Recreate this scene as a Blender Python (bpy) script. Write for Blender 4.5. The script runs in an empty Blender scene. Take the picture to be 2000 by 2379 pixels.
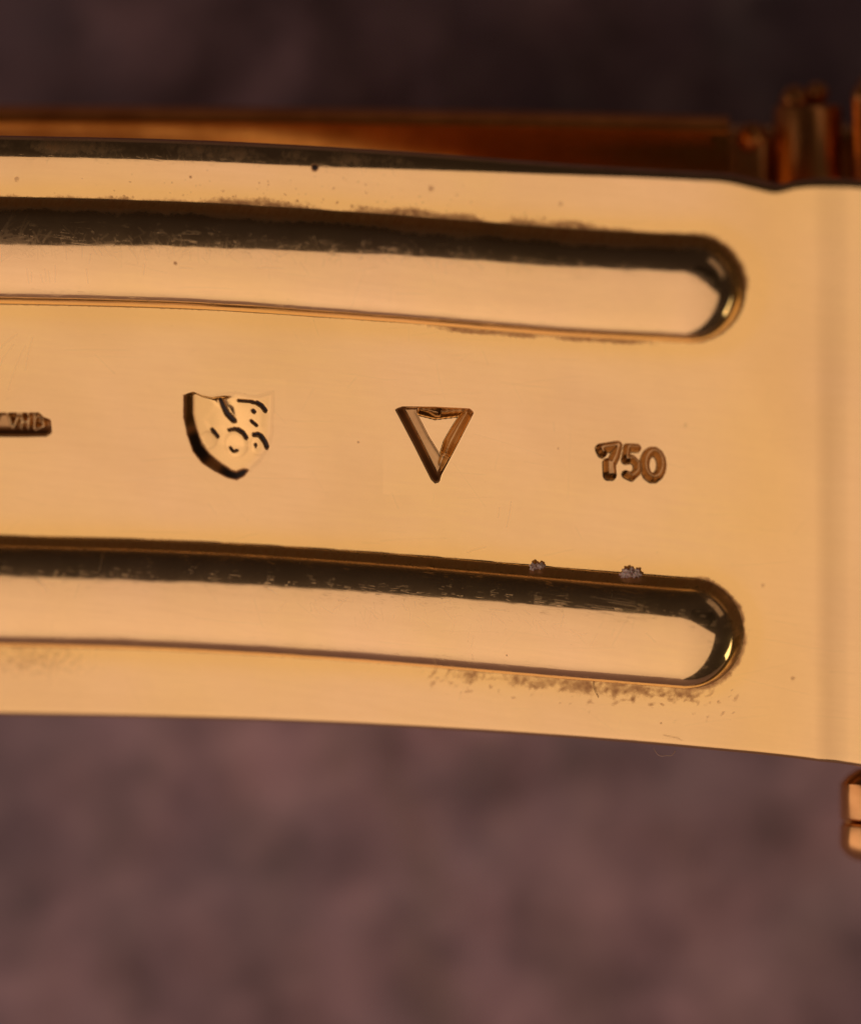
import bpy, bmesh, math, random
import numpy as np
from mathutils import Vector, Matrix, noise
random.seed(4); rng = np.random.default_rng(4)
# one unit is one millimetre here (a macro photograph)
scene = bpy.context.scene
C = scene.collection
D = 90.0                                   # camera distance in mm
# ------------------------------------------------------------------ camera
cam = bpy.data.cameras.new('camera'); camo = bpy.data.objects.new('camera', cam); C.objects.link(camo)
camo.location = (0, 0, D)
cam.sensor_fit = 'VERTICAL'; cam.sensor_height = 24; cam.lens = 24 * D / 23.79
cam.clip_start = 1; cam.clip_end = 2000
cam.dof.use_dof = True; cam.dof.focus_distance = D + 0.1
APERTURE = 3.9                             # entrance pupil diameter in scene units
cam.dof.aperture_fstop = cam.lens / 1000 / (APERTURE) * 1.0
scene.camera = camo
# ------------------------------------------------------------------ world: dim room
w = bpy.data.worlds.new('World'); scene.world = w; w.use_nodes = True
bg = w.node_tree.nodes['Background']; bg.inputs[0].default_value = (0.044, 0.0280, 0.0225, 1); bg.inputs[1].default_value = 0.46
scene.view_settings.view_transform = 'Standard'; scene.view_settings.look = 'None'
scene.view_settings.exposure = 0; scene.view_settings.gamma = 1

def area(name, loc, target, sx, sy, power, color, roll=0.0, grow=0.0):
    l = bpy.data.lights.new(name, 'AREA'); l.shape = 'RECTANGLE'; l.size = sx; l.size_y = sy
    l.energy = power; l.color = color
    o = bpy.data.objects.new(name, l); C.objects.link(o); o.location = loc
    d = Vector(target) - Vector(loc)
    q = d.to_track_quat('-Z', 'Y') @ Matrix.Rotation(roll, 3, 'Z').to_quaternion()
    if grow:                                # widen it towards the left only, at the same brightness
        ax = q @ Vector((1, 0, 0)); sg = 1 if ax.x < 0 else -1
        o.location = Vector(loc) + ax * sg * grow / 2; l.size = sx + grow; l.energy = power * (sx + grow) / sx
    o.rotation_mode = 'QUATERNION'; o.rotation_quaternion = q
    return o
# big warm diffuser, in front, below and left of the clasp
sb = area('softbox_lamp', (-107, -139, 44), (-107, -139 + 47, 44 - 88), 210, 300, 1.82e5, (1.0, 0.69, 0.545), roll=math.radians(-20), grow=172)
# its diffuser is brighter in the middle than at the rim
ld = sb.data; ld.use_nodes = True; lt = ld.node_tree; em = lt.nodes['Emission']
ge = lt.nodes.new('ShaderNodeNewGeometry'); sub = lt.nodes.new('ShaderNodeVectorMath'); sub.operation = 'SUBTRACT'; sub.inputs[1].default_value = (0.5, 0.5, 0)
ln = lt.nodes.new('ShaderNodeVectorMath'); ln.operation = 'LENGTH'; mr = lt.nodes.new('ShaderNodeMapRange'); mr.interpolation_type = 'SMOOTHSTEP'
mr.inputs[1].default_value = 0.08; mr.inputs[2].default_value = 0.62; mr.inputs[3].default_value = 1.12; mr.inputs[4].default_value = 0.72
lt.links.new(ge.outputs['Parametric'], sub.inputs[0]); lt.links.new(sub.outputs[0], ln.inputs[0]); lt.links.new(ln.outputs['Value'], mr.inputs[0]); lt.links.new(mr.outputs[0], em.inputs['Strength'])
# small warm lamp far to the right
area('table_lamp', (158, -62, 2), (0, 0, 0), 150, 60, 7.0e4, (1.0, 0.78, 0.48))
# dim lamp above and to the right
area('wall_lamp', (100, 82, 132), (0, 0, 0), 130, 52, 5.6e3, (1.0, 0.66, 0.50))

# ------------------------------------------------------------------ helpers
def px(X, Y, z=0.0):
    """photo pixel (2000 x 2379) on the plane at height z"""
    s = (D - z) / D
    return Vector(((X - 1000) / 100 * s, (1189.5 - Y) / 100 * s, z))

def tag(o, label=None, cat=None, group=None, kind=None):
    if label: o['label'] = label
    if cat: o['category'] = cat
    if group: o['group'] = group
    if kind: o['kind'] = kind
    return o

def empty(name, loc=(0, 0, 0)):
    o = bpy.data.objects.new(name, None); C.objects.link(o); o.location = loc; o.empty_display_size = 2
    return o

def link(name, me, mat, parent=None):
    o = bpy.data.objects.new(name, me); C.objects.link(o)
    if mat: me.materials.append(mat)
    if parent:
        o.parent = parent
        bpy.context.view_layer.update()
        o.matrix_parent_inverse = parent.matrix_world.inverted()
    return o

class N:
    def __init__(s, name):
        s.m = bpy.data.materials.new(name); s.m.use_nodes = True; s.t = s.m.node_tree
        s.b = s.t.nodes['Principled BSDF']
    def n(s, typ, **kw):
        x = s.t.nodes.new(typ)
        for k, v in kw.items():
            if k.startswith('_'): x.inputs[k[1:].replace('_', ' ')].default_value = v
            else: setattr(x, k, v)
        return x
    def l(s, a, b): s.t.links.new(a, b)
    def val(s, inp, v):
        if isinstance(v, (int, float)): inp.default_value = v
        elif isinstance(v, tuple): inp.default_value = v
        else: s.l(v, inp)
    def math(s, op, a, b=0.0, c=0.0, clamp=False):
        x = s.n('ShaderNodeMath', operation=op); x.use_clamp = clamp
        s.val(x.inputs[0], a); s.val(x.inputs[1], b)
        if op in ('MULTIPLY_ADD',): s.val(x.inputs[2], c)
        return x.outputs[0]
    def ramp(s, f, p0, p1, c0=(0, 0, 0, 1), c1=(1, 1, 1, 1), ease=False):
        x = s.n('ShaderNodeMapRange'); x.clamp = True
        if ease: x.interpolation_type = 'SMOOTHSTEP'
        s.val(x.inputs[0], f); x.inputs[1].default_value = p0; x.inputs[2].default_value = p1
        return x.outputs[0]
    def mix(s, f, a, b):
        x = s.n('ShaderNodeMix', data_type='RGBA'); s.val(x.inputs[0], f); s.val(x.inputs[6], a); s.val(x.inputs[7], b)
        return x.outputs[2]
    def noise(s, vec, scale, detail=3, rough=0.5, dist=0.0):
        x = s.n('ShaderNodeTexNoise'); x.inputs['Scale'].default_value = scale; x.inputs['Detail'].default_value = detail
        x.inputs['Roughness'].default_value = rough; x.inputs['Distortion'].default_value = dist
        s.l(vec, x.inputs['Vector']); return x.outputs['Fac']
    def mapping(s, vec, rot=0, scale=(1, 1, 1), loc=(0, 0, 0)):
        x = s.n('ShaderNodeMapping'); x.inputs['Rotation'].default_value = (0, 0, rot); x.inputs['Scale'].default_value = scale
        x.inputs['Location'].default_value = loc
        s.l(vec, x.inputs['Vector']); return x.outputs[0]

def scratches(k, uv, rot, density=0.62, length=0.5, freq=16, cell=1.2, seed=0):
    """thin straight marks: a strongly stretched noise cut to its top, broken up by a second one"""
    v = k.mapping(uv, rot, (length, freq, 1), (seed * 3.7, seed * 1.3, 0))
    a = k.noise(v, 1.0, 1, 0.4)
    line = k.ramp(k.math('ABSOLUTE', k.math('SUBTRACT', a, 0.5)), 0.010, 0.0)
    b = k.ramp(k.noise(k.mapping(uv, 0, (1, 1, 1), (seed, 9, 0)), cell, 2, 0.5), density, density + 0.06)
    return k.math('MULTIPLY', line, b)

def gold(name, base=(1.0, 0.74, 0.42, 1), rough=0.09, detailed=True):
    k = N(name); b = k.b
    b.inputs['Metallic'].default_value = 1
    tc = k.n('ShaderNodeTexCoord')
    if not detailed:
        f = k.noise(tc.outputs['Object'], 0.9, 4)
        k.l(k.mix(k.ramp(f, 0.35, 0.75), base, (base[0] * .7, base[1] * .6, base[2] * .5, 1)), b.inputs['Base Color'])
        k.l(k.math('MULTIPLY_ADD', f, 0.15, rough), b.inputs['Roughness'])
        bp = k.n('ShaderNodeBump'); bp.inputs['Strength'].default_value = 0.15; bp.inputs['Distance'].default_value = 0.1
        k.l(f, bp.inputs['Height']); k.l(bp.outputs[0], b.inputs['Normal'])
        return k.m
    uvn = k.n('ShaderNodeUVMap'); uv = uvn.outputs[0]
    gr = k.n('ShaderNodeAttribute', attribute_name='grime_and_shade').outputs['Fac']
    sc = k.n('ShaderNodeAttribute', attribute_name='wear').outputs['Fac']
    # grime: crusty residue and painted dark mark walls, where the attribute says
    fine = k.noise(uv, 7.0, 5, 0.62)
    spots = k.noise(uv, 16.0, 3, 0.6)
    pa = k.n('ShaderNodeAttribute', attribute_name='patina_and_reflection').outputs['Fac']
    film_and_bounce = k.n('ShaderNodeAttribute', attribute_name='film_and_bounce').outputs['Fac']
    crust_and_shade = k.ramp(k.math('ADD', k.math('MULTIPLY', gr, 1.0), k.math('MULTIPLY', k.math('SUBTRACT', fine, 0.5), 1.1)), 0.12, 0.95)
    crust_and_shade = k.math('MULTIPLY', crust_and_shade, k.ramp(gr, 0.02, 0.2))
    # sparse pits and specks
    pit = k.n('ShaderNodeTexVoronoi'); pit.inputs['Scale'].default_value = 3.2; k.l(uv, pit.inputs['Vector'])
    pitm = k.math('MULTIPLY', k.ramp(pit.outputs['Distance'], 0.05, 0.025), k.ramp(spots, 0.52, 0.60))
    dirt_and_shade = k.math('ADD', crust_and_shade, k.math('MULTIPLY', pitm, 0.35), clamp=True)
    tint = k.ramp(k.noise(uv, 0.22, 2, 0.5), 0.35, 0.68)
    tint2 = k.ramp(k.noise(k.mapping(uv, 0.06, (0.5, 6, 1)), 1.2, 4, 0.6), 0.3, 0.75)
    c = k.mix(tint, base, (base[0] * .985, base[1] * 1.0, base[2] * .82, 1))
    c = k.mix(k.math('MULTIPLY', tint2, 0.6), c, (base[0] * .93, base[1] * .90, base[2] * .84, 1))
    c = k.mix(k.math('MULTIPLY', film_and_bounce, 0.8, clamp=True), c, (base[0] * .97, base[1] * .92, base[2] * .58, 1))
    grain = k.ramp(k.noise(uv, 13.0, 3, 0.6), 0.3, 0.7)
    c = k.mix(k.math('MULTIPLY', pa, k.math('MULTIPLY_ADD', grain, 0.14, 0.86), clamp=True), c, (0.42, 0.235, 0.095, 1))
    c = k.mix(dirt_and_shade, c, (0.40, 0.175, 0.05, 1))
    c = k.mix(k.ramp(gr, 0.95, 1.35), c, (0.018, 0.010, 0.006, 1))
    k.l(c, b.inputs['Base Color'])
    k.l(k.math('MULTIPLY_ADD', dirt_and_shade, -0.85, 1.0), b.inputs['Metallic'])
    r = k.math('MULTIPLY_ADD', k.noise(uv, 1.7, 4), 0.06, rough - 0.03)
    r = k.math('MULTIPLY_ADD', pa, 0.22, r)
    rfin = k.math('MULTIPLY_ADD', dirt_and_shade, 0.35, r, clamp=True); k.l(rfin, b.inputs['Roughness'])
    s = None
    for i, (rot, den, ln, fr, ce) in enumerate([(0.03, .56, .35, 9, .9), (0.7, .60, 1.2, 12, 2.3), (-0.9, .60, 1.1, 11, 2.6), (1.5, .62, 1.0, 12, 1.9), (0.3, .60, .8, 14, 2.4), (-0.45, .60, 1.3, 15, 3.1), (1.15, .62, 1.5, 12, 3.0)]):
        x = scratches(k, uv, rot, den, ln, fr, ce, i + 1)
        s = x if s is None else k.math('ADD', s, x)
    s = k.math('MULTIPLY', s, k.math('MULTIPLY', sc, 0.55))
    brushed = k.noise(k.mapping(uv, 0.05, (0.6, 26, 1)), 1.0, 4, 0.6)
    hgt = k.math('ADD', k.math('MULTIPLY', s, -1.0), k.math('MULTIPLY', crust_and_shade, 0.9))
    b1 = k.n('ShaderNodeBump'); b1.inputs['Strength'].default_value = 0.5; b1.inputs['Distance'].default_value = 0.0035
    k.l(hgt, b1.inputs['Height'])
    b2 = k.n('ShaderNodeBump'); b2.inputs['Strength'].default_value = 0.16; b2.inputs['Distance'].default_value = 0.003
    k.l(brushed, b2.inputs['Height']); k.l(b1.outputs[0], b2.inputs['Normal'])
    b3 = k.n('ShaderNodeBump'); b3.inputs['Strength'].default_value = 0.35; b3.inputs['Distance'].default_value = 0.05
    k.l(k.noise(uv, 0.8, 2, 0.4), b3.inputs['Height']); k.l(b2.outputs[0], b3.inputs['Normal'])
    k.l(b3.outputs[0], b.inputs['Normal'])
    # fine wear scatters a little of the light widely
    hz = k.n('ShaderNodeBsdfAnisotropic'); k.l(c, hz.inputs['Color']); hz.inputs['Roughness'].default_value = 0.42
    k.l(b1.outputs[0], hz.inputs['Normal'])
    mx = k.n('ShaderNodeMixShader'); cloud = k.noise(uv, 1.1, 4, 0.6)
    k.l(k.math('MULTIPLY', k.math('MULTIPLY_ADD', cloud, 0.30, -0.02, clamp=True), k.math('MULTIPLY_ADD', sc, 0.55, 0.35), clamp=True), mx.inputs[0])
    k.l(k.math('ADD', mx.inputs[0].links[0].from_socket, k.math('MULTIPLY', k.n('ShaderNodeAttribute', attribute_name='scr').outputs['Fac'], 0.4), clamp=True), mx.inputs[0])
    k.l(b.outputs[0], mx.inputs[1]); k.l(hz.outputs[0], mx.inputs[2])
    k.l(mx.outputs[0], k.t.nodes['Material Output'].inputs['Surface'])
    return k.m

GOLD = gold('polished_gold')
GOLD_FAR = gold('worn_gold', (0.95, 0.58, 0.24, 1), 0.16, False)
GOLD_LINK = gold('brownish_gold', (0.86, 0.50, 0.21, 1), 0.26, False)
GOLD_HINGE = gold('warm_amber_gold', (1.0, 0.50, 0.17, 1), 0.24, False)
GOLD_BOUNCE = gold('gold_with_orange_bounce', (1.0, 0.47, 0.10, 1), 0.24, False)  # orange of gold mirroring gold, put into the base colour

# ------------------------------------------------------------------ the cloth behind
def make_cloth():
    k = N('mauve_suede'); b = k.b
    tc = k.n('ShaderNodeTexCoord'); v = tc.outputs['Object']
    f = k.noise(v, 0.36, 4, 0.6, 0.2); g = k.noise(k.mapping(v, 0, (1, 1, 1), (20, 5, 0)), 0.13, 3, 0.5)
    c = k.mix(k.ramp(f, 0.34, 0.68), (0.225, 0.16, 0.185, 1), (0.49, 0.335, 0.385, 1))
    c = k.mix(k.math('MULTIPLY', k.ramp(g, 0.40, 0.66), 0.55), c, (0.26, 0.22, 0.28, 1))
    k.l(c, b.inputs['Base Color']); b.inputs['Roughness'].default_value = 0.95
    b.inputs['Specular IOR Level'].default_value = 0.1
    try: b.inputs['Sheen Weight'].default_value = 0.15
    except Exception: pass
    n = 260; S = 190.0
    sat = lambda a: 15 * math.tanh(1.5 * math.log1p(math.exp(min(a / 1.5, 300))) / 15)   # rises smoothly, then levels off
    t = np.linspace(-1, 1, n); t = np.sign(t) * np.abs(t) ** 1.6
    xs = t * S; vs = []
    for y in xs:
        for x in xs:
            z = -14.3 - 0.52 * sat(4 - y) - 0.42 * sat(y - 4)
            p = Vector((x, y, 0))
            z += 0.35 * noise.noise(p * 0.13) + 0.5 * noise.noise(p * 0.45 + Vector((7, 3, 1))) + 0.35 * noise.noise(p * 1.1)
            vs.append((x, y, z))
    fs = [(j * n + i, j * n + i + 1, (j + 1) * n + i + 1, (j + 1) * n + i) for j in range(n - 1) for i in range(n - 1)]
    me = bpy.data.meshes.new('cloth'); me.from_pydata(vs, [], fs); me.polygons.foreach_set('use_smooth', [True] * len(fs))
    tag(link('ground', me, k.m), 'mauve brown suede-like cloth lying out of focus behind the clasp', kind='structure')
make_cloth()

# ------------------------------------------------------------------ the clasp blade
Nn = np.array([-0.249, -0.299, 0.921]); Nn /= np.linalg.norm(Nn)
U = np.array([1.0, -0.05, 0.0]); U = U - Nn * U.dot(Nn); U /= np.linalg.norm(U)
V = np.cross(Nn, U)
O = np.array([0.0, 1.5, 0.0]); KC = 0.0105
def unproject(X, Y):
    """pixel arrays -> points on the concave sheet, its normals, and (u, v)"""
    d = np.stack([(X - 1000) / 100, (1189.5 - Y) / 100, -D * np.ones_like(X)], -1)
    c = np.array([0, 0, D]); wv = np.zeros_like(X)
    for _ in range(12):
        t = (wv - (c - O).dot(Nn)) / (d @ Nn)
        P = c + d * t[..., None]
        u = (P - O) @ U
        wv = 0.5 * KC * u * u
    v = (P - O) @ V
    n = Nn - U * (KC * u)[..., None]; n /= np.linalg.norm(n, axis=-1, keepdims=True)
    return P, n, u, v

def interp(pts):
    xs = np.array([p[0] for p in pts], float); ys = np.array([p[1] for p in pts], float)
    def f(X):
        # smooth (monotone cubic-ish) interpolation with linear ends
        m = np.gradient(ys, xs)
        i = np.clip(np.searchsorted(xs, X) - 1, 0, len(xs) - 2)
        h = xs[i + 1] - xs[i]; t = (X - xs[i]) / h
        tc_ = np.clip(t, 0, 1)
        y = ((2 * tc_**3 - 3 * tc_**2 + 1) * ys[i] + (tc_**3 - 2 * tc_**2 + tc_) * h * m[i] + (-2 * tc_**3 + 3 * tc_**2) * ys[i + 1] + (tc_**3 - tc_**2) * h * m[i + 1])
        y = y + np.where(t > 1, (t - 1) * h * m[-1], 0) + np.where(t < 0, t * h * m[0], 0)
        return y
    return f
TOP = interp([(-500, 318), (0, 326), (454, 337), (907, 361), (1361, 394), (1600, 408), (1690, 414), (1752, 428), (1800, 438), (1850, 428), (1900, 424), (2000, 430), (2400, 450)])
BOT = interp([(-500, 1662), (0, 1667), (567, 1680), (1134, 1708), (1588, 1743), (1928, 1780), (2000, 1792), (2400, 1840)])
R1 = interp([(-500, 578), (0, 583), (454, 595), (907, 624), (1361, 659), (1603, 671)])
R2 = interp([(-500, 1364), (0, 1372), (454, 1386), (907, 1414), (1361, 1452), (1598, 1471)])

cols = np.concatenate([np.linspace(-500, -30, 60)[:-1], np.linspace(-30, 2020, 880), np.linspace(2020, 2400, 50)[1:]])
NR = 580
s = np.linspace(0, 1, NR)
X = np.tile(cols, (NR, 1)); Y = TOP(cols)[None, :] * (1 - s[:, None]) + BOT(cols)[None, :] * s[:, None]
P0, n0, u, v = unproject(X, Y)

def ss(a, b, x):
    t = np.clip((x - a) / (b - a), 0, 1); return t * t * (3 - 2 * t)
def seg(px_, py_, a, b):
    ax, ay = a; bx, by = b; dx, dy = bx - ax, by - ay
    t = np.clip(((px_ - ax) * dx + (py_ - ay) * dy) / (dx * dx + dy * dy + 1e-9), 0, 1)
    return np.hypot(px_ - ax - t * dx, py_ - ay - t * dy)
def poly(px_, py_, pts):
    return np.min([seg(px_, py_, pts[i], pts[i + 1]) for i in range(len(pts) - 1)], axis=0)
def inside(px_, py_, pts):
    """signed distance to a closed polygon in pixels, positive inside"""
    d = poly(px_, py_, pts + [pts[0]]); ins = np.zeros(px_.shape, bool); n = len(pts)
    for i in range(n):
        x1, y1 = pts[i]; x2, y2 = pts[(i + 1) % n]
        cr = (y1 > py_) != (y2 > py_)
        xi = (x2 - x1) * (py_ - y1) / ((y2 - y1) + 1e-9) + x1
        ins ^= cr & (px_ < xi)
    return np.where(ins, d, -d)
def wob(scale, seed, amp=1.0):
    """smooth cheap 2-d noise on the grid, about -1..1"""
    r = np.random.default_rng(seed); o = np.zeros_like(X)
    for i in range(7):
        a = r.uniform(0, 2 * math.pi); f = r.uniform(0.5, 1.6) / scale
        o += np.sin((X * math.cos(a) + Y * math.sin(a)) * f + r.uniform(0, 6.28))
    return amp * o / 3.2

H = np.zeros_like(X); grime_and_shade = np.zeros_like(X); wear = np.full_like(X, 0.30); patina_and_reflection = np.zeros_like(X); film_and_bounce = np.zeros_like(X); part = np.zeros(X.shape, int)
# rolled upper edge and eased lower edge
tt = (Y - TOP(X)) / 100
e = 0.47 * (1 - 0.72 * ss(600, 1600, X))
q = np.clip((e - tt) / e, 0, 0.985)
H -= e * (1 - np.sqrt(1 - q * q)) * 0.85
tb = (BOT(X) - Y) / 100; e2 = 0.22; q = np.clip((e2 - tb) / e2, 0, 0.98)
H -= e2 * (1 - np.sqrt(1 - q * q))
wear += 0.65 * ss(0.75, 0.35, tt) * ss(1500, 500, X)
# slight shallow bend near the hinge
H += -0.10 * ss(1890, 1970, X)
# shallow hollow where the sheet was cranked, above the hinge
# raised ribs
def rib(RC, cx, A, HH, pid, p0, p1):
    global H, grime_and_shade, wear
    dy = (Y - RC(np.minimum(X, cx))) ; dx = np.maximum(X - cx, 0)
    d = np.hypot(dx, dy) / 100.0
    a = A / 100.0
    t = np.clip(1 - d / a, 0, 1)                       # 0 at the foot, 1 on the crest line
    pe = p0 + (p1 - p0) * ss(150, 1450, X)
    prof = np.sqrt(np.clip(1 - (1 - t) ** pe, 0, 1))
    foot = ss(0, 0.09, t)
    H += HH * prof * (0.35 + 0.65 * foot) * (t > 0)
    part[(d < a * 1.0)] = pid
    up = (dy < 0)
    out = d - a
    return dy, d, out, up
dy1, d1, o1, up1 = rib(R1, 1606, 123, 0.84, 1, 2.05, 3.5)
dy2, d2, o2, up2 = rib(R2, 1598, 127, 0.84, 2, 2.2, 2.6)
nz = wob(9, 3); nz2 = wob(26, 5); nz3 = wob(70, 8)
band = lambda o, a, b: np.exp(-((o - a) / b) ** 2)
grime_and_shade += np.where(up1, 1, 0) * band(o1, -0.05, 0.11 + 0.03 * nz2) * (0.85 + 0.25 * ss(500, 1100, X))  # dirt along the upper foot, plus painted brown of the flank's reflection
grime_and_shade += np.where(up1, 1, 0) * band(o1, 0.10, 0.12) * 0.25 * (1 + nz2) * ss(350, 700, X) * ss(1560, 1300, X)
grime_and_shade += np.where(~up1, 1, 0) * band(o1, 0.06, 0.07) * ss(950, 1100, X) * ss(1640, 1400, X) * (0.7 + 0.5 * nz2)
grime_and_shade += np.where(~up1, 1, 0) * band(o1, 0.0, 0.03) * 0.45
grime_and_shade += ss(1480, 1600, X) * band(o1, 0.0, 0.045) * 0.45; grime_and_shade *= 1 - 0.65 * ss(1560, 1680, X) * (o1 < -0.03) * (o1 > -1)
grime_and_shade += np.where(up2, 1, 0) * band(o2, -0.05, 0.07) * 0.55
grime_and_shade += np.where(~up2, 1, 0) * band(o2, 0.14, 0.17) * ss(900, 1250, X) * ss(1720, 1500, X) * (0.50 + 0.25 * nz2 + 0.15 * nz)
grime_and_shade += np.where(~up2, 1, 0) * band(o2, 0.0, 0.03) * 0.5
grime_and_shade += ss(1560, 1680, X) * band(o2, 0.02, 0.07 + 0.03 * nz) * (0.75 + 0.25 * nz2)
grime_and_shade += band(tt, 0.15, 0.16) * 0.22 * (1 + nz2) * ss(1500, 700, X)
grime_and_shade += 0.22 * ss(250, 20, np.abs(X - 80)) * ss(70, 10, np.abs(Y - 1530))
film_and_bounce += 0.22 * (part == 0); film_and_bounce += 1.0 * band(o1, 0.0, 0.45) * (o1 > 0) + 0.9 * band(o2, 0.0, 0.40) * (o2 > 0) + 0.45 * band(X, 1790, 130)  # thin yellowish film; near the rib feet, painted gold-on-gold reflection
wear += 1.0 * ss(0.25, 0.7, d1 * (o1 < 0) * up1) * ss(1500, 900, X) + 0.35 * (o1 < 0)
wear += 0.7 * ss(0.25, 0.7, d2 * (o2 < 0) * up2) + 0.25 * (o2 < 0)
grime_and_shade = np.minimum(grime_and_shade, 0.80)
patina_and_reflection += 0.75 * up1 * band(o1, -0.16, 0.13) * (o1 < 0) * (o1 > -1) + 0.7 * up2 * band(o2, -0.14, 0.16) * (o2 < 0) * (o2 > -1)  # brown reflection on the ribs' upper flanks, painted as colour
patina_and_reflection *= 1 - 0.8 * ss(1560, 1660, X)
patina_and_reflection += 0.10 * band(X, 1922, 16) * ss(-400, 300, Y - 900) + 0.07 * np.clip(nz3, 0, 1) * (part == 0)  # reflection line at the bend painted in, then random faint smudges
# dark specks seen on the metal
for (sx_, sy_, r_, g_) in [(732, 390, 6, 1.6), (728, 386, 4, 1.4), (1000, 437, 7, .6), (1302, 473, 5, .55), (429, 591, 3.5, 1.3), (40, 416, 7, .35), (775, 437, 4, .5), (443, 411, 3, .8), (832, 1027, 3, .5),
                           (1592, 988, 7, .3), (1385, 1041, 3, .2), (1297, 1042, 3, .5), (1770, 1360, 5, .35), (1842, 1575, 6, .45), (1535, 1680, 3, .7), (1196, 1497, 2.5, .8), (1030, 1230, 3, .2)]:
    grime_and_shade += g_ * np.exp(-((X - sx_) ** 2 + (Y - sy_) ** 2) / r_ ** 2)
for _ in range(150):                                    # fine peppering above the upper rib
    x_ = rng.normal(690, 260); y_ = R1(np.array([x_]))[0] - 122 - abs(rng.normal(0, 45)); r_ = rng.uniform(1.2, 3.0)
    m = (np.abs(X - x_) < 12) & (np.abs(Y - y_) < 12)
    grime_and_shade[m] += rng.uniform(.15, .55) * np.exp(-((X[m] - x_) ** 2 + (Y[m] - y_) ** 2) / r_ ** 2)
for _ in range(150):
    x_ = rng.uniform(1000, 1720); y_ = R2(np.array([min(x_, 1598)]))[0] + 128 + abs(rng.normal(10, 28)); r_ = rng.uniform(1.6, 5)
    m = (np.abs(X - x_) < 24) & (np.abs(Y - y_) < 14); xr_ = (X[m] - x_); yr_ = (Y[m] - y_); an_ = rng.normal(-0.5, 0.5)
    grime_and_shade[m] += rng.uniform(.15, .42) * np.exp(-((xr_ * math.cos(an_) + yr_ * math.sin(an_)) / (r_ * 2.2)) ** 2 - ((-xr_ * math.sin(an_) + yr_ * math.cos(an_)) / r_) ** 2)

grime_and_shade = np.where(grime_and_shade > 0.62, 0.62 + 0.25 * (grime_and_shade - 0.62), grime_and_shade)
grime_and_shade += 1.4 * np.exp(-((X - 732) ** 2 + (Y - 390) ** 2) / 42)
# ---- hairline scratches as separate marks
scr = np.zeros_like(X)
def scratch(x0_, y0_, L_, a_, w0, s0, bend=0.0):
    pts = []; 
    for k_ in range(5):
        t_ = k_ / 4; pts.append((x0_ + L_ * t_ * math.cos(a_) + bend * L_ * (t_ - t_ * t_) * math.sin(a_), y0_ + L_ * t_ * math.sin(a_) - bend * L_ * (t_ - t_ * t_) * math.cos(a_)))
    xs_ = [p[0] for p in pts]; ys_ = [p[1] for p in pts]
    c0, c1 = np.searchsorted(cols, [min(xs_) - 6, max(xs_) + 6])
    cm = slice(c0, c1); xx = X[:, cm]; yy = Y[:, cm]
    if xx.size == 0: return
    rm = np.where((yy.max(axis=1) > min(ys_) - 6) & (yy.min(axis=1) < max(ys_) + 6))[0]
    if len(rm) == 0: return
    rs = slice(rm[0], rm[-1] + 1)
    d_ = poly(xx[rs], yy[rs], pts)
    scr[rs, cm] = np.maximum(scr[rs, cm], s0 * ss(w0 + 1.2, w0 * 0.3, d_))
for _ in range(420):
    k_ = rng.random()
    if k_ < 0.50: xx_ = abs(rng.normal(0, 520)); yy_ = R1(np.array([xx_]))[0] - 62 + rng.normal(14, 15); L_ = rng.uniform(6, 34)
    elif k_ < 0.72: xx_ = rng.normal(1020, 230); yy_ = R2(np.array([xx_]))[0] - 40 + rng.normal(8, 16); L_ = rng.uniform(6, 36)
    elif k_ < 0.86: xx_ = rng.normal(450, 300); yy_ = TOP(np.array([xx_]))[0] + rng.uniform(4, 34); L_ = rng.uniform(5, 26)
    else: xx_ = rng.normal(1000, 500); yy_ = rng.uniform(480, 1650); L_ = rng.uniform(15, 70)
    a_ = rng.choice([rng.uniform(0.5, 1.2), rng.uniform(-0.45, 0.15), rng.uniform(1.3, 1.8), rng.uniform(0, 3.14)])
    scratch(xx_, yy_, L_, a_, rng.uniform(0.5, 1.5), rng.uniform(0.2, 0.75) * (0.4 if k_ > 0.86 else 1), rng.uniform(-.07, .07))
for (xx_, yy_, L_, a_) in [(84, 604, 34, 1.5), (94, 612, 22, 1.6), (126, 604, 30, 1.55), (134, 610, 26, 1.5), (150, 596, 40, 1.62), (222, 604, 34, 1.5), (116, 618, 18, 1.4), (358, 592, 26, 1.7),
                           (20, 905, 110, -1.2), (60, 860, 80, -1.35), (-5, 815, 60, -.7), (0, 850, 60, -1.0), (1187, 1165, 60, 1.75), (1160, 1180, 22, 1.7), (1085, 1284, 45, -.3), (1120, 1450, 26, 1.75), (1115, 1495, 14, 1.5), (1024, 1508, 32, 1.5),
                           (440, 601, 30, 0.1), (620, 602, 60, 0.02), (245, 552, 40, -.12), (320, 555, 22, .9), (380, 550, 34, .25), (445, 566, 30, -.5), (95, 520, 28, 1.0), (60, 545, 50, -1.1), (30, 530, 60, -1.3), (10, 560, 50, -1.0), (75, 570, 34, -.8), (252, 1272, 30, 1.7), (105, 1320, 40, .8)]:
    scratch(xx_, yy_, L_, a_, 1.8, 0.8, 0.1)
for _ in range(130):                                    # long faint hairlines, mostly along the blade
    scratch(rng.uniform(0, 1950), rng.uniform(560, 1700), rng.uniform(30, 190), rng.normal(0.05, 0.10) if rng.random() < .7 else rng.uniform(0, 3.1), rng.uniform(.4, .9), rng.uniform(.08, .28), rng.uniform(-.06, .06))
for _ in range(60): scratch(rng.normal(45, 35), rng.normal(548, 16), rng.uniform(10, 46), rng.uniform(-1.5, 0.9), rng.uniform(1, 2.4), rng.uniform(.3, .8), .1)
# ---- struck marks, pressed into the sheet
def win(x0, y0, x1, y1): return np.where((X > x0) & (X < x1) & (Y > y0) & (Y < y1))
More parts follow.
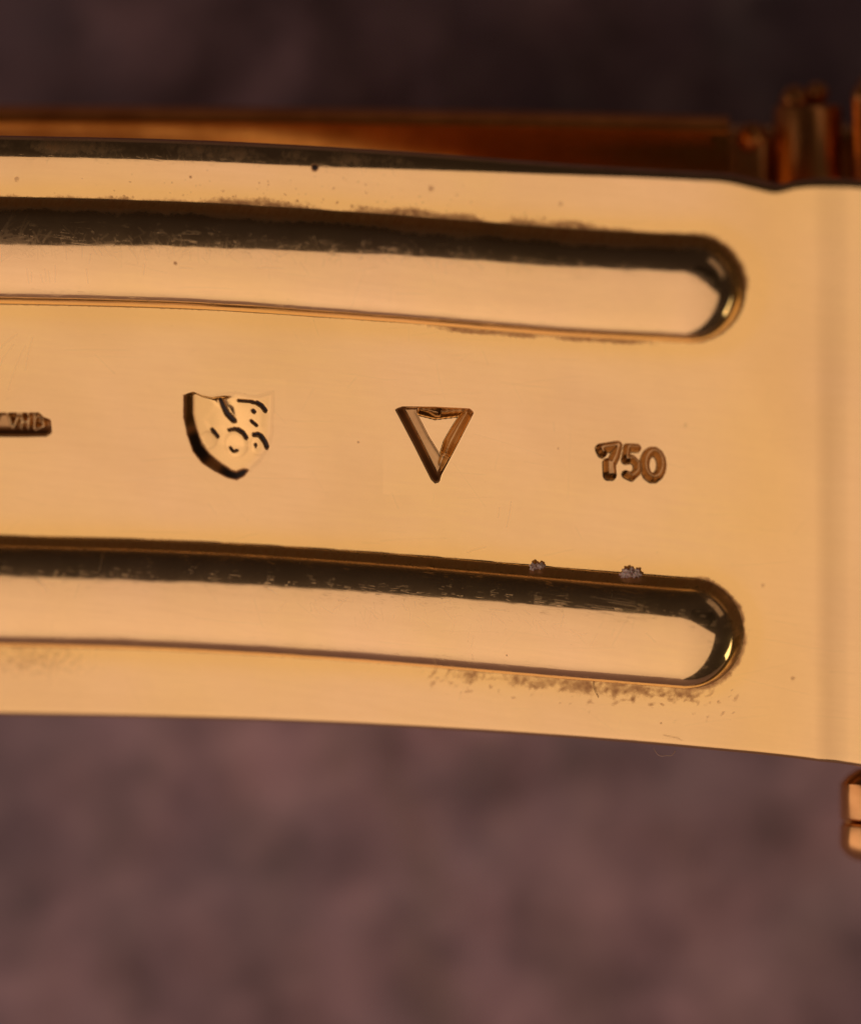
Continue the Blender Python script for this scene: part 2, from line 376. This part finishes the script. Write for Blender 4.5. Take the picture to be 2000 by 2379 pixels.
# shield punch
w_ = win(395, 880, 665, 1150); x, y = X[w_], Y[w_]
sh = inside(x, y, [(424, 916), (436, 913), (450, 909), (470, 918), (493, 922), (520, 916), (547, 912), (575, 919), (600, 920), (620, 914), (636, 911), (634, 960), (632, 1009), (624, 1040), (606, 1068), (583, 1092), (568, 1110), (550, 1118), (530, 1114), (498, 1098), (468, 1078), (446, 1050), (432, 1010), (424, 970)])
lb = poly(x, y, [(424, 900), (424, 970), (432, 1010), (446, 1050), (468, 1078), (498, 1098), (530, 1114), (550, 1118), (568, 1110)])
trn = poly(x, y, [(450, 909), (470, 918), (493, 922), (520, 916), (547, 912), (575, 919), (600, 920), (620, 914), (636, 911), (634, 960), (632, 1009), (624, 1040), (606, 1068), (583, 1092)])
sx_ = x + 0.75 * np.maximum(y - 1040, 0)
L_ = ss(560, 440, x)
dep = -0.26 * ss(0, 19, np.maximum(lb, 0)) * ss(626, 485, sx_) * ss(0, 1, (y - 900 + 30 * L_) / (90 - 40 * L_)) * ss(0, 14, sh) - 0.008 * ss(0, 10, sh)
rel = np.zeros_like(x)
def lump(cx, cy, r, h, yy=1.0):
    global rel
    rel += h * ss(r, r - 15, np.hypot(x - cx, (y - cy) * yy))
lump(545, 1036, 34, .028); lump(601, 1034, 28, .024); lump(478, 1030, 24, .018)
rel += .015 * ss(-7, 9, inside(x, y, [(470, 985), (505, 930), (520, 965), (540, 985), (520, 1000), (480, 1003)]))
rel += .014 * ss(-7, 9, inside(x, y, [(545, 990), (535, 945), (550, 930), (600, 930), (618, 955), (612, 995), (580, 1005)]))
H[w_] += dep + rel * ss(8, 30, sh)
g = np.zeros_like(x)
for pts, wd in [([(508, 933), (514, 950), (523, 967), (539, 982)], 7.5), ([(553, 932), (580, 933), (600, 937)], 3.6), ([(597, 936), (608, 942), (617, 954)], 5.5), ([(582, 979), (596, 989)], 4), ([(487, 1005), (500, 1021)], 4.5),
                ([(526, 1005), (540, 1001), (552, 1003)], 3.4), ([(550, 1002), (562, 1008), (570, 1019)], 5), ([(588, 1011), (600, 1009), (609, 1016)], 5), ([(606, 1013), (615, 1026), (620, 1038)], 6.5), ([(531, 1045), (539, 1052), (548, 1049)], 3.5), ([(587, 955), (590, 957)], 5.5), ([(593, 1033), (594, 1036)], 4)]:
    dd = poly(x, y, pts); g = np.maximum(g, ss(wd, wd * 0.5, dd)); 
H[w_] -= 0.035 * g
grime_and_shade[w_] = np.maximum(grime_and_shade[w_] * (sh < 0), g * 1.6)  # dark sides of the shield's relief, painted as strokes
patina_and_reflection[w_] = 0.85 * ss(0, 6, sh) * ss(26, 17, lb) * ss(-30, 30, trn)
grime_and_shade[w_] += 1.5 * ss(0, 6, sh) * ss(24, 16, lb) * np.maximum(ss(975, 1020, y), ss(434, 428, x)) * (0.9 - 0.5 * np.exp(-((x - 493) ** 2 + (y - 1085) ** 2) / 16 ** 2))  # dark reflection of the left and lower shield wall, painted on
film_and_bounce[w_] += 0.45 * ss(0, 20, sh)
edge_ = np.maximum.reduce([ss(5, 0, np.abs(np.hypot(x - 545, y - 1036) - 30)), ss(5, 0, np.abs(np.hypot(x - 601, y - 1034) - 24)), ss(5, 0, np.abs(np.hypot(x - 478, y - 1030) - 20)), ss(5, 0, np.abs(trn - 3)) * ss(455, 475, x)])
patina_and_reflection[w_] = np.maximum(patina_and_reflection[w_], 0.22 * edge_ * (sh > -3))  # faint relief shading painted round the lumps and along the rim
part[w_] = np.where(sh > -3, 3, part[w_])
# triangle punch: a trough round an untouched middle
w_ = win(890, 920, 1130, 1150); x, y = X[w_], Y[w_]
to = inside(x, y, [(916, 950), (935, 943), (1010, 944), (1092, 948), (1102, 958), (1060, 1040), (1026, 1104), (1022, 1120), (1010, 1124), (1000, 1114), (960, 1034)])
ti = inside(x, y, [(968, 962), (1010, 973), (1068, 966), (1050, 994), (1032, 1025), (1022, 1058), (995, 1015)])
tr = ss(0, 15, to) * ss(2, -7, ti)
H[w_] += -0.26 * tr + 0.035 * ss(0, -16, ti) * tr
H[w_] += -0.05 * ss(8, 0, np.abs(to - 20)) * tr * ss(0, 8, (x - 1010)) 
patina_and_reflection[w_] = tr * 0.72 + 0.10 * tr * nz2[w_]
grime_and_shade[w_] += 1.15 * ss(-1, 5, to) * ss(16, 9, to) * ((y - 950) * 0.52 > (x - 935) * 0.95)  # left wall painted dark, as it mirrors the dim room
part[w_] = np.where(to > -3, 4, part[w_])
# number
def strokes(box, plist, r, depth, pid, gr):
    w_ = win(*box); x, y = X[w_], Y[w_]
    d = np.min([poly(x, y, p) for p in plist], axis=0)
    m = ss(r, r * 0.1, d)
    H[w_] = np.minimum(H[w_], -depth * m + 0 * H[w_])
    patina_and_reflection[w_] = np.maximum(patina_and_reflection[w_], 0.78 * ss(r + 1, r - 5, d))
    part[w_] = np.where((d < r + 2) & ((part[w_] == 0)), pid, part[w_])
strokes((1360, 1000, 1458, 1140), [[(1395, 1042), (1434, 1036)], [(1434, 1036), (1428, 1060), (1418, 1080), (1420, 1104)], [(1394, 1043), (1398, 1052)], [(1411, 1076), (1412, 1104)]], 13, 0.17, 5, .50)
strokes((1430, 1000, 1504, 1140), [[(1456, 1040), (1479, 1041)], [(1456, 1041), (1452, 1068)], [(1452, 1069), (1467, 1066), (1480, 1079), (1479, 1096), (1466, 1108), (1453, 1102)]], 10.5, 0.16, 6, .50)
el = [(1516 + 20 * math.cos(a), 1080 + 31 * math.sin(a)) for a in np.linspace(0, 2 * math.pi, 15)]
strokes((1484, 1000, 1575, 1150), [el], 12.5, 0.17, 7, .50)
# last letters of a struck word, running out of the frame
w_ = win(-200, 935, 140, 1035); x, y = X[w_], Y[w_]
pk = inside(x, y, [(-190, 958), (92, 957), (104, 968), (120, 974), (123, 1006), (110, 1014), (60, 1015), (-190, 1014)])
H[w_] += -0.26 * ss(0, 15, pk)
rel = np.zeros_like(x)
for p in [[(18, 966), (26, 996)], [(30, 996), (42, 966)], [(-30, 966), (-30, 1000)], [(-8, 966), (-22, 1000)], [(48, 998), (50, 966)], [(64, 998), (66, 966)], [(50, 984), (64, 982)], [(80, 968), (78, 998)], [(80, 968), (98, 978), (100, 994), (82, 1000)], [(-70, 966), (-60, 1000)], [(-50, 966), (-60, 1000)]]:
    rel = np.maximum(rel, ss(7, 2, poly(x, y, p)))
H[w_] += 0.15 * rel * ss(0, 12, pk)
patina_and_reflection[w_] = np.maximum(patina_and_reflection[w_], ss(0, 6, pk) * (0.85 - 0.40 * rel))
grime_and_shade[w_] += 1.3 * ss(0, 6, pk) * ss(992, 1008, y)  # lower wall of the letter punch painted dark for its reflection
part[w_] = np.where(pk > -3, 8, part[w_])
grime_and_shade = np.clip(grime_and_shade, 0, 1.6)
wear *= (part < 3); film_and_bounce = np.clip(film_and_bounce, 0, 1); patina_and_reflection = np.clip(patina_and_reflection, 0, 1)
H += 0.004 * nz3

P = P0 + n0 * H[..., None]
du = np.gradient(P, axis=1); dv = np.gradient(P, axis=0)
nn = np.cross(dv, du); nn /= np.linalg.norm(nn, axis=-1, keepdims=True)
if nn[NR // 2, 500, 2] < 0: nn = -nn
nr, nc = X.shape
fid = part[:-1, :-1]
idx = np.arange(nr * nc).reshape(nr, nc)
clasp = empty('folding_clasp', tuple(px(1000, 1040)))
tag(clasp, 'polished yellow gold folding clasp with two raised ribs and struck marks 750', 'clasp')

def submesh(name, mask, mat, parent):
    r_, c_ = np.where(mask)
    q = np.stack([idx[r_, c_], idx[r_ + 1, c_], idx[r_ + 1, c_ + 1], idx[r_, c_ + 1]], -1)
    used, inv = np.unique(q, return_inverse=True); q = inv.reshape(-1, 4)
    co = P.reshape(-1, 3)[used]; no = nn.reshape(-1, 3)[used]
    me = bpy.data.meshes.new(name)
    me.vertices.add(len(co)); me.vertices.foreach_set('co', co.astype(np.float32).ravel())
    me.loops.add(q.size); me.loops.foreach_set('vertex_index', q.ravel().astype(np.int32))
    me.polygons.add(len(q)); me.polygons.foreach_set('loop_start', np.arange(0, q.size, 4, dtype=np.int32))
    me.update(calc_edges=True)
    me.polygons.foreach_set('use_smooth', np.ones(len(q), bool))
    uvl = me.uv_layers.new(name='UVMap')
    uvs = np.stack([u.ravel()[used], v.ravel()[used]], -1)[q.ravel()]
    uvl.data.foreach_set('uv', uvs.astype(np.float32).ravel())
    for nm, arr in (('grime_and_shade', grime_and_shade), ('wear', wear), ('patina_and_reflection', patina_and_reflection), ('film_and_bounce', film_and_bounce), ('scr', scr * (part < 3))):
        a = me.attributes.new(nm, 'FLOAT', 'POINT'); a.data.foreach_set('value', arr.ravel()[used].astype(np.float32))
    me.normals_split_custom_set_from_vertices(no.tolist())
    return link(name, me, mat, parent)
blade = submesh('blade', fid == 0, GOLD, clasp)
for pid, name, lab in [(1, 'raised_rib', 'raised rounded rib nearest the upper edge, scratched along its dark side'), (2, 'raised_rib', 'raised rounded rib nearest the lower edge'), (3, 'shield_mark', 'struck shield shaped hallmark'),
                  (4, 'triangle_mark', 'struck outline triangle pointing down'), (5, 'digit_mark', 'struck digit 7'), (6, 'digit_mark', 'struck digit 5'), (7, 'digit_mark', 'struck digit 0'), (8, 'letter_mark', 'last worn letters of a struck word')]:
    o = submesh(name, fid == pid, GOLD, blade); o['label'] = lab

# underside and cut edges of the sheet
def ring_mesh():
    ii = list(range(0, nc, 8)); 
    if ii[-1] != nc - 1: ii.append(nc - 1)
    jj = list(range(0, nr, 29)); 
    if jj[-1] != nr - 1: jj.append(nr - 1)
    border = [(0, i) for i in ii] + [(j, nc - 1) for j in jj[1:]] + [(nr - 1, i) for i in ii[::-1][1:]] + [(j, 0) for j in jj[::-1][1:-1]]
    vs = []; fs = []
    TH = 0.5
    for (j, i) in border: vs.append(P[j, i])
    for (j, i) in border: vs.append(P0[j, i] - n0[j, i] * TH)
    n = len(border)
    for k_ in range(n): fs.append((k_, (k_ + 1) % n, n + (k_ + 1) % n, n + k_))
    base = len(vs)
    for j in jj:
        for i in ii: vs.append(P0[j, i] - n0[j, i] * (TH))
    w2 = len(ii)
    for a in range(len(jj) - 1):
        for b_ in range(len(ii) - 1):
            fs.append((base + a * w2 + b_, base + a * w2 + b_ + 1, base + (a + 1) * w2 + b_ + 1, base + (a + 1) * w2 + b_))
    me = bpy.data.meshes.new('underside'); me.from_pydata([tuple(p) for p in vs], [], fs)
    bm = bmesh.new(); bm.from_mesh(me); bmesh.ops.remove_doubles(bm, verts=bm.verts, dist=1e-4); bmesh.ops.recalc_face_normals(bm, faces=bm.faces); bm.to_mesh(me); bm.free()
    return me
link('blade_underside', ring_mesh(), GOLD_FAR, blade)

# ------------------------------------------------------------------ cover of the clasp, behind the blade
def sweep(name, xs, prof, mat, parent, smooth=True):
    """prof(X) -> list of (Ypix, z): one closed section per column"""
    vs = []; fs = []; m = None
    for Xp in xs:
        pr = prof(Xp); m = len(pr)
        for (Yp, z) in pr: vs.append(tuple(px(Xp, Yp, z)))
    for i in range(len(xs) - 1):
        for k_ in range(m):
            fs.append((i * m + k_, i * m + (k_ + 1) % m, (i + 1) * m + (k_ + 1) % m, (i + 1) * m + k_))
    fs.append(tuple(range(m))[::-1]); fs.append(tuple((len(xs) - 1) * m + k_ for k_ in range(m)))
    me = bpy.data.meshes.new(name); me.from_pydata(vs, [], fs)
    bm = bmesh.new(); bm.from_mesh(me); bmesh.ops.recalc_face_normals(bm, faces=bm.faces); bm.to_mesh(me); bm.free()
    if smooth: me.polygons.foreach_set('use_smooth', [True] * len(me.polygons)); me.set_sharp_from_angle(angle=math.radians(35))
    return link(name, me, mat, parent)
def cov(Xp):
    t = Xp / 1700.0
    y0 = 243 + 6 * t + 18 * t * t                      # top outline
    zc = -6.0 + 1.0 * t
    g_ = 1.75 - 1.70 * ss(-0.1, 1.0, np.array(t)).item()   # the face turns away towards the hinge
    return [(y0 + 6, zc - 3.2), (y0, zc - 1.6), (y0 + 4, zc - 0.7), (y0 + 14, zc - 0.3), (y0 + 32, zc - 0.05), (y0 + 38, zc), (y0 + 46, zc - 0.05), (y0 + 90, zc - 0.45 * g_), (y0 + 150, zc - 1.2 * g_ ), (y0 + 220, zc - 2.2), (y0 + 260, zc - 4.2), (y0 + 140, zc - 4.6)]
sweep('cover_rim', list(np.linspace(-600, 1640, 40)) + [1665, 1682, 1692], cov, GOLD_BOUNCE, clasp)
# hinge behind the right end: knuckles on a pin
def lathe(name, c, axis, prof, mat, parent, seg_=40, smooth=True):
    ax = Vector(axis).normalized(); a = ax.orthogonal().normalized(); b_ = ax.cross(a)
    vs = []; fs = []
    for (r, h) in prof:
        for k_ in range(seg_):
            t = 2 * math.pi * k_ / seg_
            vs.append(tuple(Vector(c) + ax * h + a * (r * math.cos(t)) + b_ * (r * math.sin(t))))
    for i in range(len(prof) - 1):
        for k_ in range(seg_):
            fs.append((i * seg_ + k_, i * seg_ + (k_ + 1) % seg_, (i + 1) * seg_ + (k_ + 1) % seg_, (i + 1) * seg_ + k_))
    fs.append(tuple(range(seg_))[::-1]); fs.append(tuple((len(prof) - 1) * seg_ + k_ for k_ in range(seg_)))
    me = bpy.data.meshes.new(name); me.from_pydata(vs, [], fs)
    bm = bmesh.new(); bm.from_mesh(me); bmesh.ops.recalc_face_normals(bm, faces=bm.faces); bm.to_mesh(me); bm.free()
    if smooth: me.polygons.foreach_set('use_smooth', [True] * len(me.polygons)); me.set_sharp_from_angle(angle=math.radians(40))
    return link(name, me, mat, parent)
def knuckle(Xp, Yt, Yb, z, r, bev=0.15):
    a = px(Xp, Yb, z); L = (Yb - Yt) / 100
    return lathe('hinge_knuckle', a, (0, 1, 0.12), [(r - bev, 0), (r - bev * .3, bev * .3), (r, bev), (r, L - bev), (r - bev * .3, L - bev * .3), (r - bev, L)], GOLD_HINGE, clasp)
knuckle(1872, 222, 520, -7.2, 0.86)
def block(name, x0, y0, x1, y1, z0, z1, bev, mat, parent, segs=3, rot=0.0):
    bm = bmesh.new()
    a = px(x0, y1, z1); b_ = px(x1, y0, z1)
    bmesh.ops.create_cube(bm, size=1)
    for v_ in bm.verts:
        v_.co = Vector((a.x + (b_.x - a.x) * (v_.co.x + .5), a.y + (b_.y - a.y) * (v_.co.y + .5), z0 + (z1 - z0) * (v_.co.z + .5)))
    bmesh.ops.bevel(bm, geom=bm.edges[:], offset=bev, segments=segs, affect='EDGES', profile=0.6)
    if rot:
        c_ = (a + b_) / 2
        bmesh.ops.rotate(bm, cent=(c_.x, c_.y, z0), matrix=Matrix.Rotation(rot, 3, 'Z'), verts=bm.verts)
    me = bpy.data.meshes.new(name); bm.to_mesh(me); bm.free()
    me.polygons.foreach_set('use_smooth', [True] * len(me.polygons)); me.set_sharp_from_angle(angle=math.radians(50))
    return link(name, me, mat, parent)
block('hinge_block', 1650, 300, 1790, 520, -9.0, -6.8, 0.30, GOLD_HINGE, clasp)
block('shadow_slab', 420, 282, 2500, 1500, -14.5, -7.4, 0.8, GOLD_FAR, clasp)  # unseen slab added behind the blade to shadow the cloth above
o = block('hinge_lug', 1958, 232, 2260, 520, -7.6, -5.6, 0.3, GOLD_HINGE, clasp)
me = o.data; c_ = px(2120, 375, -4.6)
me.transform(Matrix.Translation(c_) @ Matrix.Rotation(math.radians(-13), 4, 'Y') @ Matrix.Rotation(math.radians(19), 4, 'X') @ Matrix.Translation(-c_))
for (bx, by, bz, br) in [(1842, 240, -6.9, .34), (1893, 226, -7.1, .28), (1742, 322, -6.6, .30)]:
    c_ = px(bx, by, bz)
    lathe('hinge_pin', c_ - Vector((0, 0, .4)), (0.1, 0.25, 1), [(br, 0), (br, .5), (br * .8, .62), (br * .4, .7), (0.01, .72)], GOLD_HINGE, clasp, 24)

# ------------------------------------------------------------------ link at the lower right
lk = empty('bracelet_link', tuple(px(2060, 1890, -2)))
tag(lk, 'small faceted gold link jutting below the right end of the clasp', 'link')
def linkpiece(y0, y1, x0, dome, top):
    vs = []; fs = []
    # section in (x, z), swept down in y, with chamfered ends
    def sec(inset, y):
        r_ = []
        for (sx_, sz_) in [(0, -4.6), (0, -2.4), (4, -1.9), (12, -1.6), (24, -1.45), (60, -1.33), (230, -0.85), (260, -4.6)]:
            r_.append(tuple(px(x0 + inset * 40 + sx_ * (1 - inset * .2) , y + sx_ * 0.09, sz_ - inset * 0.55 + (1890 - y) / 100 * 0.33)))
        return r_
    L = [sec(top, y0), sec(top * .4, y0 + (16 if top > .5 else 3)), sec(0, y0 + (34 if top > .5 else 8)), sec(-.02, (y0 + y1) / 2), sec(0, y1 - (30 if dome else 6)), sec(.06 + dome * .4, y1 - (12 if dome else 2)), sec(.14 + dome, y1)]
    for r_ in L: vs += r_
    m = 8
    for i in range(len(L) - 1):
        for k_ in range(m): fs.append((i * m + k_, i * m + (k_ + 1) % m, (i + 1) * m + (k_ + 1) % m, (i + 1) * m + k_))
    fs.append(tuple(range(m))[::-1]); fs.append(tuple((len(L) - 1) * m + k_ for k_ in range(m)))
    me = bpy.data.meshes.new('link_segment'); me.from_pydata(vs, [], fs)
    bm = bmesh.new(); bm.from_mesh(me); bmesh.ops.recalc_face_normals(bm, faces=bm.faces); bm.to_mesh(me); bm.free()
    me.polygons.foreach_set('use_smooth', [True] * len(me.polygons)); me.set_sharp_from_angle(angle=math.radians(62))
    return link('link_segment', me, GOLD_LINK, lk)
linkpiece(1786, 1905, 1951, 0, 1)
linkpiece(1912, 1998, 1951, .7, .14)
block('link_core', 1962, 1850, 2180, 1970, -4.5, -3.6, 0.2, GOLD_FAR, lk)

# ------------------------------------------------------------------ lint and fibres
kl = N('lint_fluff'); kl.b.inputs['Base Color'].default_value = (0.90, 0.72, 0.66, 1); kl.b.inputs['Roughness'].default_value = 1
kl.b.inputs['Subsurface Weight'].default_value = 0.2
def onblade(Xp, Yp, h):
    j = int(np.argmin(np.abs(Y[:, np.argmin(np.abs(cols - Xp))] - Yp))); i = int(np.argmin(np.abs(cols - Xp)))
    return Vector(P[j, i] + nn[j, i] * h)
def lint(Xp, Yp, r, lab, seed):
    bm = bmesh.new(); rr = random.Random(seed); c0 = onblade(Xp, Yp, 0.0)
    for _ in range(26):
        o_ = Vector((rr.uniform(-r * 1.1, r * 1.1), rr.uniform(-r * .42, r * .42), rr.uniform(0, r * .7)))
        b0 = len(bm.verts)
        res = bmesh.ops.create_icosphere(bm, subdivisions=3, radius=r * rr.uniform(.26, .42), matrix=Matrix.Translation(c0 + o_))
        for v_ in res['verts']:
            v_.co += Vector((1, 1, 1)) * 0.0 + (v_.co - c0 - o_) * (1.3 * noise.noise(v_.co * 22))
    me = bpy.data.meshes.new('lint_crumb'); bm.to_mesh(me); bm.free()
    tag(link('lint_crumb', me, kl.m), lab, 'lint', 'lint crumbs stuck above the lower rib')
lint(1249, 1317, 0.13, 'small pale lint crumb above the lower rib, the left one, between triangle and 750', 1)
lint(1466, 1331, 0.17, 'larger pale lint crumb above the lower rib, near its rounded right end', 2)
kf = N('hair_fibre'); kf.b.inputs['Base Color'].default_value = (0.30, 0.17, 0.09, 1); kf.b.inputs['Roughness'].default_value = 0.5
kf2 = N('pale_fibre'); kf2.b.inputs['Base Color'].default_value = (0.7, 0.5, 0.4, 1); kf2.b.inputs['Roughness'].default_value = 0.5
def fibre(pts, r, mat, lab):
    cu = bpy.data.curves.new('fibre', 'CURVE'); cu.dimensions = '3D'; cu.bevel_depth = r; cu.bevel_resolution = 1
    sp = cu.splines.new('NURBS'); sp.points.add(len(pts) - 1); sp.use_endpoint_u = True; sp.order_u = 3
    for i, p in enumerate(pts): sp.points[i].co = (*p, 1)
    tmp = bpy.data.objects.new('tmp', cu); C.objects.link(tmp); bpy.context.view_layer.update()
    me = bpy.data.meshes.new_from_object(tmp.evaluated_get(bpy.context.evaluated_depsgraph_get())); bpy.data.objects.remove(tmp)
    me.materials.clear()
    tag(link('fibre', me, mat), lab, 'fibre')
fibre([onblade(1379, 1580, .02), onblade(1378, 1592, .05), onblade(1384, 1606, .04), onblade(1390, 1621, .02)], 0.006, kf.m, 'short dark hair lying below the lower rib')
fibre([px(1518, 1738, -.2), px(1522, 1748, -.1), px(1534, 1758, 0), px(1546, 1755, 0), px(1562, 1757, -.1), px(1568, 1744, -.2)], 0.007, kf2.m, 'pale curled fibre hanging from the lower edge of the clasp')

# ------------------------------------------------------------------ the camera that takes the picture (mirrored in the ribs' ends)
kc = N('black_plastic'); kc.b.inputs['Base Color'].default_value = (0.006, 0.006, 0.006, 1); kc.b.inputs['Roughness'].default_value = 0.6
ph = empty('photo_camera', (0, 0, D + 6)); tag(ph, 'black camera facing the clasp, seen only mirrored in the rib ends', 'camera')
lathe('lens_barrel', (0, 0, D + 3), (0, 0, 1), [(23, 0), (24, 1), (24, 12), (21, 13)], kc.m, ph, 48)
bm = bmesh.new(); bmesh.ops.create_cube(bm, size=1, matrix=Matrix.Translation((14, -6, D + 27)) @ Matrix.Diagonal((96, 66, 22, 1)))
bmesh.ops.bevel(bm, geom=bm.edges[:], offset=7, segments=4, affect='EDGES'); me = bpy.data.meshes.new('camera_body'); bm.to_mesh(me); bm.free()
link('camera_body', me, kc.m, ph)
